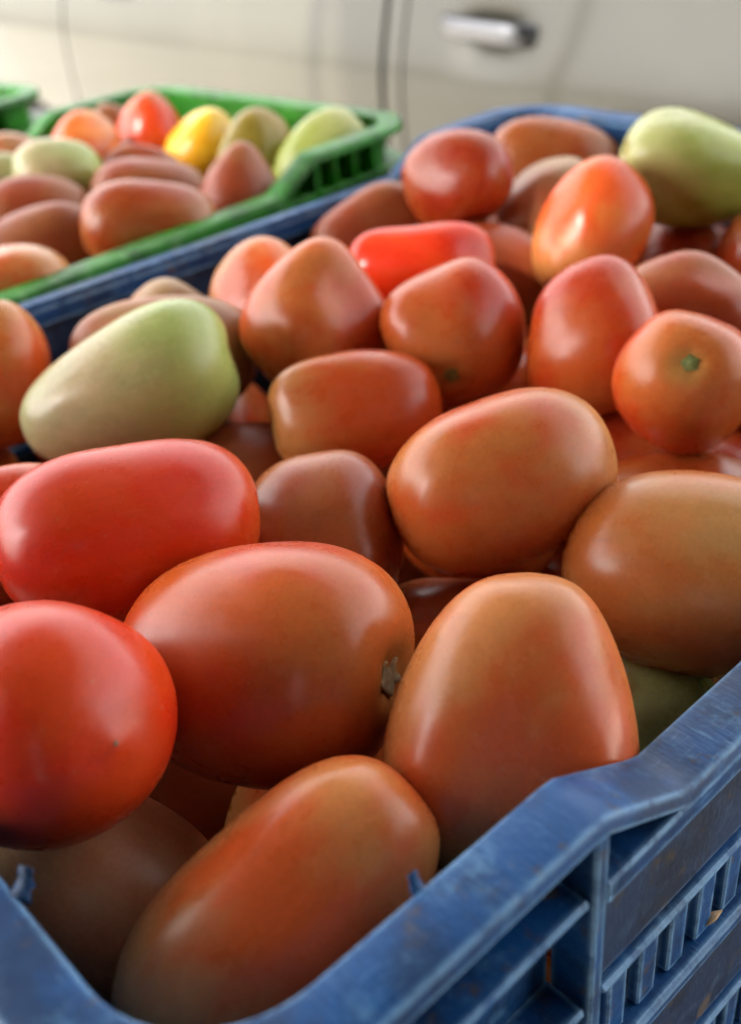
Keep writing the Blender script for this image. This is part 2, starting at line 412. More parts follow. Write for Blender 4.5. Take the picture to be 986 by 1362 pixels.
for x in (-2.421, GAP, -.314):
    zs = [.30 + .7 * i / 20 for i in range(21)]
    v = []
    for z in zs:
        for dx in (-.009, .009): v.append(cl((x + dx, side_y(x, z) + .0125, z)))
        for dx in (-.009, .009): v.append(cl((x + dx, side_y(x, z) + .02, z)))
    f = []
    for i in range(20):
        a = i * 4; f += [(a, a + 1, a + 5, a + 4), (a + 2, a + 6, a + 7, a + 3), (a, a + 4, a + 6, a + 2), (a + 1, a + 3, a + 7, a + 5)]
    mesh_obj('door_seal', v, f, M_SEAL, car)
# a raised welt along the edge of the front door
v = []; 
for z in [.32 + .66 * i / 24 for i in range(25)]:
    for dx, dy in ((-.006, .001), (-.003, -.0035), (.003, -.0035), (.006, .001)): v.append(cl((GAP + .042 + dx, side_y(GAP, z) + dy, z)))
f = [(i * 4 + k, i * 4 + k + 1, i * 4 + k + 5, i * 4 + k + 4) for i in range(24) for k in range(3)]
mesh_obj('edge_welt', v, f, M_PAINT, car, True)
# body shell: lofted sections, roof and glasshouse included
TOPZ = [(-3.6, .86), (-3.45, .98), (-3.0, 1.03), (-2.75, 1.08), (-2.3, 1.38), (-1.6, 1.46), (-.9, 1.44), (-.35, 1.30), (.1, 1.02), (.6, .93), (.82, .80), (.88, .62)]
v, f = [], []; xs = [-3.6 + i * (4.48 / 44) for i in range(45)]
for x in xs:
    top = lerp_tab(TOPZ, x); half = YS + .87 - (side_y(x, .6)) - .016
    sec = [(.22, .86), (.30, .95), (.55, 1.0), (min(.84, top - .03), .985), (min(1.0, top - .02), .95)]
    t2 = max(0.0, top - 1.0)
    sec += [(max(sec[-1][0], 1.0 + t2 * .80), .95 - .22 * min(1, t2 / .4)), (top, .55 if t2 > .1 else .8)]
    zlo = 0
    for wx in WHEELS:
        if abs(x - wx) < .36: zlo = .31 + math.sqrt(max(0, .37 ** 2 - (x - wx) ** 2))
    ring = [(max(z, min(zlo, top - .1)), h) for z, h in sec]
    for s in (-1, 1):
        for z, h in (ring if s < 0 else ring[::-1]): v.append((x - CO.x, s * h * half, z))
ns = 14
for i in range(44):
    for k in range(ns):
        a = i * ns + k; b = i * ns + (k + 1) % ns; f.append((a, b, b + ns, a + ns))
f.append(tuple(range(ns))[::-1]); f.append(tuple(44 * ns + k for k in range(ns)))
mesh_obj('body_shell', v, f, M_PAINT, car, True).modifiers.new('es', 'EDGE_SPLIT').split_angle = rad(45)
for nm, a, b in (('rear_window', -2.34, -1.42), ('front_window', -1.34, -.42)):
    xa = [a + (b - a) * i / 10 for i in range(11)]; v, f = [], []
    for x in xa:
        top = min(lerp_tab(TOPZ, x) - .07, 1.39); half = YS + .87 - side_y(x, .6) - .016
        for z in (1.015, (1.015 + top) / 2, top):
            t2 = max(.01, lerp_tab(TOPZ, x) - 1.0); h = .95 - .22 * min(1, t2 / .4) * min(1, (z - 1.0) / (t2 * .8))
            v.append((x - CO.x, -h * half - .006, z))
    for i in range(10):
        for k in range(2): f.append((i * 3 + k, i * 3 + 3 + k, i * 3 + 4 + k, i * 3 + 1 + k))
    mesh_obj(nm, v, f, M_GLASS, car, True)
for wx in WHEELS:
    for s in (-1, 1):
        yc = s * .76
        def lathe(name, prof, mat, par, nseg=40):
            v, f = [], []
            for r, y in prof:
                for k in range(nseg):
                    a = k / nseg * math.tau; v.append((wx - CO.x + r * math.cos(a), yc + s * y, .31 + r * math.sin(a)))
            for i in range(len(prof) - 1):
                for k in range(nseg): f.append((i * nseg + k, i * nseg + (k + 1) % nseg, (i + 1) * nseg + (k + 1) % nseg, (i + 1) * nseg + k))
            return mesh_obj(name, v, f, mat, par, True)
        ty = lathe('tyre', [(.20, -.09), (.29, -.09), (.31, -.07), (.31, .07), (.29, .09), (.205, .085)], M_SEAL, car)
        lathe('rim', [(.205, .06), (.19, .075), (.17, .05), (.06, .06), (.045, .075), (.001, .075)], M_RIM, ty)
for s in (-1, 1):
    box('tail_lamp', -3.60 - CO.x, -3.50 - CO.x, s * .60 - .10, s * .60 + .10, .72, .84, M_LAMP, car, .01)
    box('headlamp', .76 - CO.x, .86 - CO.x, s * .52 - .11, s * .52 + .11, .62, .74, M_HEAD, car, .01)
    box('door_mirror', -.50 - CO.x, -.36 - CO.x, s * .95 - .09, s * .95 + .06, 1.0, 1.11, M_PAINT, car, .03)

# ------------------------------------------------------------------ plastic crates with raised corners
RAISE, D1, D2 = .016, .0845, .113
def crate(loc, rz, wx, wy, mat, label, rc=.026, rows=2, ribs=0, group=None, grimy_shaded=None, wf=1.0):
    root = empty('vegetable_crate', loc, rz); tag(root, label, 'crate', group); mat0 = mat
    hx, hy = wx / 2, wy / 2
    # path round the inside of the rim: (x, y, nx, ny, raise)
    P = []
    def up(y):
        d = hy - abs(y)
        if d <= D1: return RAISE
        if d >= D2: return 0.0
        return RAISE * (1 - (d - D1) / (D2 - D1))
    ysta = [-(hy - rc), -(hy - D1 + .012), -(hy - D1 + .003), -(hy - D1 - .001), -(hy - D1 - .006), -(hy - D2 + .004), -(hy - D2 - .001), -(hy - D2 - .006)]
    ysta += [-(hy - D2 - .006) + (hy - D2 - .006) * 2 * i / 10 for i in range(1, 10)]
    ysta += [-y for y in ysta[7::-1]]
    xsta = [-(hx - rc) + 2 * (hx - rc) * i / 10 for i in range(11)]
    for y in ysta: P.append((hx, y, 1, 0, up(y)))
    def arc(cx, cy, a0):
        for i in range(1, 12):
            a = rad(a0 + 90 * i / 12); P.append((cx + rc * math.cos(a), cy + rc * math.sin(a), math.cos(a), math.sin(a), RAISE))
    arc(hx - rc, hy - rc, 0)
    for x in xsta[::-1]: P.append((x, hy, 0, 1, RAISE))
    arc(-(hx - rc), hy - rc, 90)
    for y in ysta[::-1]:
        q_ = -(wf + (1 - wf) * min(1, max(0, (abs(y) - (hy - D2)) / (D2 - rc)))); P.append((-hx, y, q_, 0, up(y)))
    arc(-(hx - rc), -(hy - rc), 180)
    for x in xsta: P.append((x, -hy, 0, -1, RAISE))
    arc(hx - rc, -(hy - rc), 270)
    def sweep(name, prof, pts, closed, smooth=True):
        v, f = [], []; m = len(prof); n = len(pts)
        for (x, y, nx, ny, up_) in pts:
            for (u, z, k) in prof: v.append((x + nx * u, y + ny * u, HC + z + up_ * k))
        for i in range(n if closed else n - 1):
            for k in range(m):
                a = i * m + k; b = i * m + (k + 1) % m; c = ((i + 1) % n) * m
                f.append((a, c + k, c + (k + 1) % m, b))
        if not closed: f.append(tuple(range(m))); f.append(tuple((n - 1) * m + k for k in range(m))[::-1])
        o = mesh_obj(name, v, f, mat, root, smooth)
        if smooth: o.modifiers.new('es', 'EDGE_SPLIT').split_angle = rad(32)
        return o
    rim = [(.0, -.004, 1), (.0, -.0010, 1), (.0004, -.0003, 1), (.0011, .0, 1), (.0126, -.0002, 1), (.0134, -.0005, 1), (.0138, -.0012, 1), (.0140, -.0048, 1), (.0134, -.0052, 1), (.0120, -.0052, 1), (.0116, -.0030, 1), (.0027, -.0034, 1), (.0026, -.004, 1)]
    sweep('rim', rim, P, True)
    sweep('inner_wall', [(.0, -.0115, 0), (.0, -.0042, 1), (.0026, -.0042, 1), (.0026, -.0115, 0)], P, True)
    # corner posts: full-height wall round each corner, with shelves
    n = len(P)
    for sx in (1, -1):
        for sy in (1, -1):
            idx = [i for i, q in enumerate(P) if q[0] * sx > 0 and q[1] * sy > 0 and q[0] * sx >= hx - D1 - .012 and q[1] * sy >= hy - D1 + .0005]
            # rotate the list so that it is contiguous
            for c in range(len(idx)):
                if (idx[c] - idx[c - 1]) % n != 1: idx = idx[c:] + idx[:c]; break
            pts = [P[i] for i in idx]
            cp = sweep('corner_post', [(.0, -HC + .004, 0), (.0, -.0117, 0), (.0026, -.0117, 0), (.0026, -HC + .004, 0)], pts, False)
            for z in (-.0085, -.044, -.078, -.112):
                s = sweep('shelf', [(.0027, z, 0), (.0027, z + .0022, 0), (.0122, z + .0022, 0), (.0128, z + .0016, 0), (.0128, z + .0004, 0), (.0122, z, 0)], pts, False); s.parent = cp
    def side(sd, name, s0, s1, u0, u1, z0, z1, par=root, b=.0006):
        mat = (grimy_shaded or mat0) if name == 'panel' else mat0
        z0 += HC; z1 += HC
        if sd == 'E': return box(name, hx + u0, hx + u1, s0, s1, z0, z1, mat, par, b)
        if sd == 'W': return box(name, -hx - u1 * wf, -hx - u0 * wf, s0, s1, z0, z1, mat, par, b)
        if sd == 'N': return box(name, s0, s1, hy + u0, hy + u1, z0, z1, mat, par, b)
        return box(name, s0, s1, -hy - u1, -hy - u0, z0, z1, mat, par, b)
    for sd in 'EWNS':
        half = (hy if sd in 'EW' else hx) - D1
        for s in (-1, 1): side(sd, 'upright_rib', s * half - .002, s * half + .002, .0027, .0136, -HC + .002, RAISE - .0052)
        for s in (-1, 1):
            for k in range(ribs):
                ss = s * (half + (k + 1) * (D1 - rc) / (ribs + .6)); side(sd, 'upright_rib', ss - .0012, ss + .0012, .0027, .0126, -.0085, RAISE - .0053)
        a, b = -half + .002, half - .002
        side(sd, 'rail', a, b, .0027, .0137, -.0115, -.0053)
        if sd in 'EW': side(sd, 'rail', -(hy - D2) , hy - D2, .0028, .0118, -.0053, -.0036)
        side(sd, 'panel', a, b, .0085, .0115, -.0390, -.0116)
        side(sd, 'ledge', a, b, .0075, .0138, -.0415, -.0391, b=.0008)
        side(sd, 'ledge', a, b, .0075, .0155, -.0710, -.0655, b=.0012)
        side(sd, 'panel', a, b, .0085, .0115, -.1100, -.0711)
        side(sd, 'ledge', a, b, .0075, .0138, -.1125, -.1101, b=.0008)
        side(sd, 'ledge', a, b, .0075, .0155, -.1460, -.1405, b=.0012)
        side(sd, 'panel', a, b, .0085, .0115, -HC + .004, -.1461)
        cnt = int((b - a - .004) / .0115); pitch = (b - a) / cnt
        for r in range(rows):
            zt = -.0416 - r * .0710; zb = -.0654 - r * .075
            first = None
            for k in range(cnt):
                s0 = a + k * pitch + .0048; s1 = a + (k + 1) * pitch - .0002
                if first is None:
                    first = side(sd, 'slat', s0, s1, .0088, .0122, zb, zt, b=.0005)
                else:
                    o = bpy.data.objects.new('slat', first.data); dlt = k * pitch
                    o.location = (0, dlt, 0) if sd in 'EW' else (dlt, 0, 0); link(o, root)
    box('base', -hx - .010, hx + .010, -hy - .010, hy + .010, 0, .004, mat, root)
    return root
BX, BY, BWX, BWY = -.26965, .2795, .3587, .503
blue = crate((BX, BY, ZB), 0, BWX, BWY, M_BLUE, 'scuffed blue plastic crate with raised corners, heaped with tomatoes', grimy_shaded=M_BLUE_GRIME_SHADE, wf=.5)
gth = rad(4.5); gux = Vector((math.cos(gth), math.sin(gth))); guy = Vector((-math.sin(gth), math.cos(gth)))
GC = Vector((-.488, .485)) - gux * .138 - guy * .221
green = crate((GC.x, GC.y, ZB), gth, .248, .414, M_GREEN, 'bright green plastic crate of tomatoes touching the blue crate', rows=1, ribs=3)
G2 = Vector((-.822, .412)) - gux * .145 - guy * .21
green2 = crate((G2.x, G2.y, ZB), gth, .262, .392, M_GREEN, 'empty bright green plastic crate standing beside the green crate of tomatoes', rows=1, ribs=3)
# frayed tabs of plastic on the rim of the blue crate
def tab(x, y, z, rz, sc):
    rr = random.Random(int(x * 1e5)); v, f = [], []
    for i in range(6):
        t = i / 5
        for k in range(6):
            a = k / 6 * math.tau; r = (.0026 * (1 - .45 * t) + rr.uniform(-.0006, .0006)) * sc
            v.append(((t * .0085 - .002) * sc, r * 1.7 * math.cos(a), r * .6 * math.sin(a) + .004 * t * t * sc + rr.uniform(-.0004, .0004)))
    for i in range(5):
        for k in range(6): a = i * 6 + k; b = i * 6 + (k + 1) % 6; f.append((a, b, b + 6, a + 6))
    f.append(tuple(range(6))[::-1]); f.append(tuple(range(30, 36)))
    o = mesh_obj('frayed_tab', v, f, M_TAB, blue, True); o.location = (x - BX, y - BY, z - ZB); o.rotation_euler = (0, -.25, rz)
tab(-.1412, .0290, CZ - .1548, rad(115), .6)
tab(-.0900, .0780, CZ - .1548, rad(170), .45)

# ------------------------------------------------------------------ tomatoes
def basis(ax, roll):
    z = Vector(ax).normalized(); t = Vector((0, 0, 1)) if abs(z.z) < .9 else Vector((1, 0, 0))
    x = t.cross(z).normalized(); y = z.cross(x)
    m = Matrix((x, y, z)).transposed().to_4x4()
    return m @ Matrix.Rotation(roll, 4, 'Z')
def tomato_mesh(name, hw, Ln, mat, seed, lob=4, amp=.045, taper=0.0, sq=2.35, dim=.16, nip=.02, nu=64, nv=44, bend=0.0, warp=.028, slope=0.0, dents=5, ddep=.095, bumps=()):
    """skin as a surface of revolution with shoulders, lobes, a dimple at the stem (+Z) and a small tip (-Z)"""
    rr = np.random.default_rng(seed)
    th = np.linspace(0, np.pi, nv + 1)[1:-1]                     # 0 = stem pole
    ph = np.arange(nu) / nu * 2 * np.pi
    TH, PH = np.meshgrid(th, ph, indexing='ij')
    c, s = np.cos(TH), np.sin(TH)
    e = 2.0 / sq
    zc = np.sign(c) * np.abs(c) ** e; rc_ = np.abs(s) ** e
    k1, k2, k3 = rr.uniform(0, 6.28, 3)
    wl = .35 + .65 * np.clip(zc * .5 + .5, 0, 1) ** 1.3
    lobe = amp * wl * (np.cos(lob * PH + k1) + .5 * np.cos((lob - 1) * PH + k2)) * rc_
    R_ = hw * rc_ * (1 + taper * zc) * (1 + lobe)
    Z = Ln * zc * (1 + slope * np.cos(PH + k3) * rc_)
    rho = R_ / hw
    Z = Z - np.where(c > 0, dim * hw * 1.5 * np.exp(-(rho / .22) ** 2) * (1 + .18 * np.cos(lob * PH + k1) * np.minimum(1, rho * 4)), 0)
    Z = Z - np.where(c < 0, nip * hw * np.exp(-(rho / .10) ** 2) - .03 * hw * np.exp(-(rho / .35) ** 2), 0)
    X, Y = R_ * np.cos(PH), R_ * np.sin(PH)
    for _ in range(4):                                            # broad uneven bulges
        d = rr.normal(size=3); d /= np.linalg.norm(d); q = (X * d[0] + Y * d[1] + Z * d[2]) / hw
        g = warp * np.sin(q * rr.uniform(1.3, 2.6) + rr.uniform(0, 6.28)); X, Y = X * (1 + g), Y * (1 + g)
    for _ in range(dents):                                        # flat spots and shallow dents where fruit pressed on fruit
        a_ = rr.uniform(0, 6.28); zz_ = rr.uniform(-.75, .8); q0 = np.array((np.cos(a_) * np.sqrt(1 - zz_ ** 2), np.sin(a_) * np.sqrt(1 - zz_ ** 2), zz_))
        n_ = np.stack((X / hw, Y / hw, Z / Ln), -1); n_ = n_ / np.linalg.norm(n_, axis=-1, keepdims=True)
        wd = rr.uniform(.32, .6); g = 1 - ddep * rr.uniform(.5, 1.0) * np.exp(-((1 - n_ @ q0) * 2 / wd ** 2) ** 1.4)
        X, Y, Z = X * g, Y * g, Z * (1 + (g - 1) * .6)
    for (bx_, by_, bz_, am, wd) in bumps:                          # blunt shoulders and ridges
        n_ = np.stack((X / hw, Y / hw, Z / Ln), -1); n_ = n_ / np.linalg.norm(n_, axis=-1, keepdims=True)
        q0 = np.array((bx_, by_, bz_)); q0 = q0 / np.linalg.norm(q0)
        g = 1 + am * np.exp(-((1 - n_ @ q0) * 2 / wd ** 2))
        X, Y, Z = X * g, Y * g, Z * g
    X = X + bend * hw * (Z / Ln) ** 2 - bend * hw * .33
    zt = float(Ln - dim * hw * 1.5); zb = float(-Ln - nip * hw + .03 * hw); xb = float(bend * hw * .67)
    v = [(xb, 0, zt)] + list(zip(X.ravel().tolist(), Y.ravel().tolist(), Z.ravel().tolist())) + [(xb, 0, zb)]
    f = [(0, 1 + k, 1 + (k + 1) % nu) for k in range(nu)]
    m = nv - 1
    for i in range(m - 1):
        a = 1 + i * nu
        f += [(a + k, a + nu + k, a + nu + (k + 1) % nu, a + (k + 1) % nu) for k in range(nu)]
    a = 1 + (m - 1) * nu; last = len(v) - 1
    f += [(a + k, last, a + (k + 1) % nu) for k in range(nu)]
    me = bpy.data.meshes.new(name); me.from_pydata(v, [], f); me.materials.append(mat)
    me.polygons.foreach_set('use_smooth', [True] * len(me.polygons))
    return me, zt, zb, xb
def scar(par, zt, xb, hw, mat, seed, size=.17, dim=.16):
    """dried calyx: a ragged five-armed star with a corky stub"""
    rr = random.Random(seed); v = [(xb, 0, zt + .0012)]; f = []; N = 30
    for ring, (rs, h) in enumerate(((.30, .0013), (.55, .0006), (1.0, .0008))):
        for k in range(N):
            a = k / N * math.tau; star = .74 + .26 * max(0, math.cos(5 * a)) + rr.uniform(-.07, .07)
            r = hw * size * rs * (star if ring == 2 else 1)
            v.append((xb + r * math.cos(a), r * math.sin(a), zt + h - .0003 + 24 * dim * r * r / hw))
    f += [(0, 1 + k, 1 + (k + 1) % N) for k in range(N)]
    for ring in range(2):
        a = 1 + ring * N; f += [(a + k, a + N + k, a + N + (k + 1) % N, a + (k + 1) % N) for k in range(N)]
    o = mesh_obj('stem_scar', v, f, mat, par, True)
    o.modifiers.new('thick', 'SOLIDIFY').thickness = .0008
    return o
def tip(par, zb, xb, hw):
    v = [(xb, 0, zb - .0007)]; N = 10
    rr = random.Random(5)
    for k in range(N): a = k / N * math.tau; r = hw * .028 * rr.uniform(.7, 1.4); v.append((xb + r * math.cos(a), r * math.sin(a), zb + .0006))
    mesh_obj('blossom_scar', v, [(0, 1 + (k + 1) % N, 1 + k) for k in range(N)], M_TIP, par, True)

# position of the centre (camera-height frame), half width, half length, direction of the stem end
TP = {
    'A': (-0.1833, 0.0534, -0.1582, 0.0275, 0.0330, -0.9281, -0.1249, -0.3507),
    'B': (-0.1776, 0.1091, -0.1747, 0.0305, 0.0379, 0.9048, 0.3897, 0.1715),
    'C': (-0.1181, 0.1335, -0.1732, 0.0272, 0.0340, 0.1902, -0.4124, -0.8909),
    'D': (-0.1248, 0.0700, -0.1867, 0.0231, 0.0384, -0.1650, -0.9004, -0.4026),
    'E': (-0.1823, 0.0552, -0.2169, 0.0257, 0.0321, -0.7646, -0.3145, 0.5626),
    'F': (-0.2374, 0.1096, -0.1606, 0.0252, 0.0364, 0.3355, 0.9337, -0.1246),
    'G': (-0.3374, 0.1696, -0.1734, 0.0249, 0.0419, 0.4916, 0.8464, 0.2048),
    'H': (-0.3698, 0.2062, -0.1788, 0.0245, 0.0392, 0.5219, 0.8468, -0.1026),
    'I': (-0.4115, 0.2324, -0.1897, 0.0240, 0.0288, 0.7401, -0.0393, 0.6713),
    'J': (-0.4038, 0.1466, -0.1760, 0.0239, 0.0298, -0.3185, 0.2277, 0.9202),
    'K': (-0.2854, 0.0924, -0.1759, 0.0240, 0.0312, 0.3638, 0.9257, -0.1038),
    'L': (-0.3210, 0.2509, -0.1696, 0.0296, 0.0320, 0.3470, -0.3082, -0.8858),
    'M': (-0.3745, 0.2635, -0.1753, 0.0230, 0.0276, -0.8622, 0.2599, 0.4348),
    'N': (-0.2739, 0.2264, -0.1840, 0.0230, 0.0326, -0.4668, -0.8822, 0.0617),
    'O': (-0.2186, 0.1613, -0.1852, 0.0255, 0.0306, -0.6223, 0.7444, 0.2419),
    'P': (-0.3063, 0.1972, -0.2123, 0.0230, 0.0287, 0.6031, 0.7852, -0.1407),
    'Q': (-0.1812, 0.2029, -0.1661, 0.0260, 0.0346, 0.4055, 0.8999, 0.1601),
    'R': (-0.2743, 0.2838, -0.1711, 0.0271, 0.0311, 0.5893, -0.7856, -0.1883),
    'S': (-0.3361, 0.3243, -0.1750, 0.0220, 0.0341, 0.6467, 0.7578, -0.0865),
    'T': (-0.3415, 0.3812, -0.1926, 0.0230, 0.0322, 0.7808, 0.5683, -0.2596),
    'U': (-0.2255, 0.3058, -0.1705, 0.0266, 0.0293, 0.5026, -0.1076, -0.8578),
    'V': (-0.1757, 0.2911, -0.1653, 0.0238, 0.0285, 0.4320, -0.6854, 0.5861),
    'W': (-0.2982, 0.3975, -0.1670, 0.0252, 0.0335, 0.1127, -0.7477, -0.6544),
    'X': (-0.3774, 0.3927, -0.1550, 0.0243, 0.0316, -0.9785, 0.0912, -0.1851),
    'Y': (-0.4020, 0.5002, -0.1750, 0.0245, 0.0392, 0.7942, 0.5950, -0.1239),
    'Z': (-0.3536, 0.4354, -0.1750, 0.0235, 0.0294, 0.0548, 0.8962, 0.4403),
    'a': (-0.2859, 0.4623, -0.1541, 0.0262, 0.0362, -0.6374, -0.7269, 0.2558),
    'b': (-0.4241, 0.3718, -0.1851, 0.0225, 0.0338, 0.5393, 0.7769, 0.3250),
    'c': (-0.2910, 0.4654, -0.2019, 0.0225, 0.0281, 0.8314, 0.5510, 0.0719),
    'd': (-0.2178, 0.3552, -0.1750, 0.0215, 0.0290, -0.8677, -0.4895, 0.0864),
    'e': (-0.2456, 0.4599, -0.1910, 0.0222, 0.0267, 0.0491, 0.0280, 0.9984),
    'f': (-0.1253, 0.2221, -0.1848, 0.0297, 0.0386, 0.8247, 0.5552, -0.1076),
    'g': (-0.1669, 0.2772, -0.2118, 0.0235, 0.0353, 0.8300, 0.5533, 0.0701),
    'h': (-0.2065, 0.3044, -0.2175, 0.0220, 0.0275, 0.8107, 0.5836, 0.0469),
    'i': (-0.1791, 0.1845, -0.2152, 0.0225, 0.0338, -0.7353, -0.6770, 0.0314),
    'j': (-0.1208, 0.1982, -0.2293, 0.0240, 0.0264, -0.3331, -0.3579, 0.8723),
    'g1': (-0.5141, 0.2932, -0.1750, 0.0250, 0.0375, 0.5289, 0.8342, -0.1560),
    'g2': (-0.5625, 0.2539, -0.1875, 0.0250, 0.0362, 0.4294, 0.9005, -0.0691),
    'g3': (-0.5017, 0.2039, -0.1806, 0.0230, 0.0299, 0.4013, 0.9120, -0.0851),
    'g4': (-0.6065, 0.2720, -0.1812, 0.0235, 0.0341, 0.4395, 0.8873, -0.1395),
    'g5': (-0.5802, 0.3350, -0.1800, 0.0225, 0.0360, 0.5343, 0.8239, -0.1889),
    'g6': (-0.5222, 0.3615, -0.1800, 0.0245, 0.0294, 0.1870, -0.2079, -0.9601),
    'g7': (-0.6316, 0.4127, -0.1768, 0.0235, 0.0282, -0.0888, 0.7746, 0.6262),
    'g8': (-0.5858, 0.4206, -0.1742, 0.0235, 0.0282, -0.0715, 0.7676, 0.6369),
    'g9': (-0.5388, 0.4384, -0.1776, 0.0245, 0.0355, 0.3723, 0.7031, 0.6059),
    'g10': (-0.6751, 0.3972, -0.1715, 0.0235, 0.0270, -0.4111, 0.6051, 0.6818),
    'g11': (-0.6690, 0.3432, -0.1677, 0.0235, 0.0282, -0.2877, 0.8107, 0.5099),
    'g12': (-0.6382, 0.3072, -0.1677, 0.0215, 0.0279, 0.4705, 0.8520, -0.2296),
    'g13': (-0.7171, 0.3152, -0.1757, 0.0215, 0.0279, 0.4400, 0.8631, -0.2479),
    'g14': (-0.6838, 0.2883, -0.1800, 0.0215, 0.0279, 0.4317, 0.8659, -0.2528),
    'g15': (-0.7198, 0.3906, -0.1801, 0.0230, 0.0299, 0.0059, 0.4277, 0.9039),
    'g16': (-0.6845, 0.3449, -0.2098, 0.0215, 0.0279, 0.4914, 0.8435, -0.2166),
    'g17': (-0.6246, 0.3576, -0.1813, 0.0215, 0.0279, 0.5291, 0.8265, -0.1924),
}
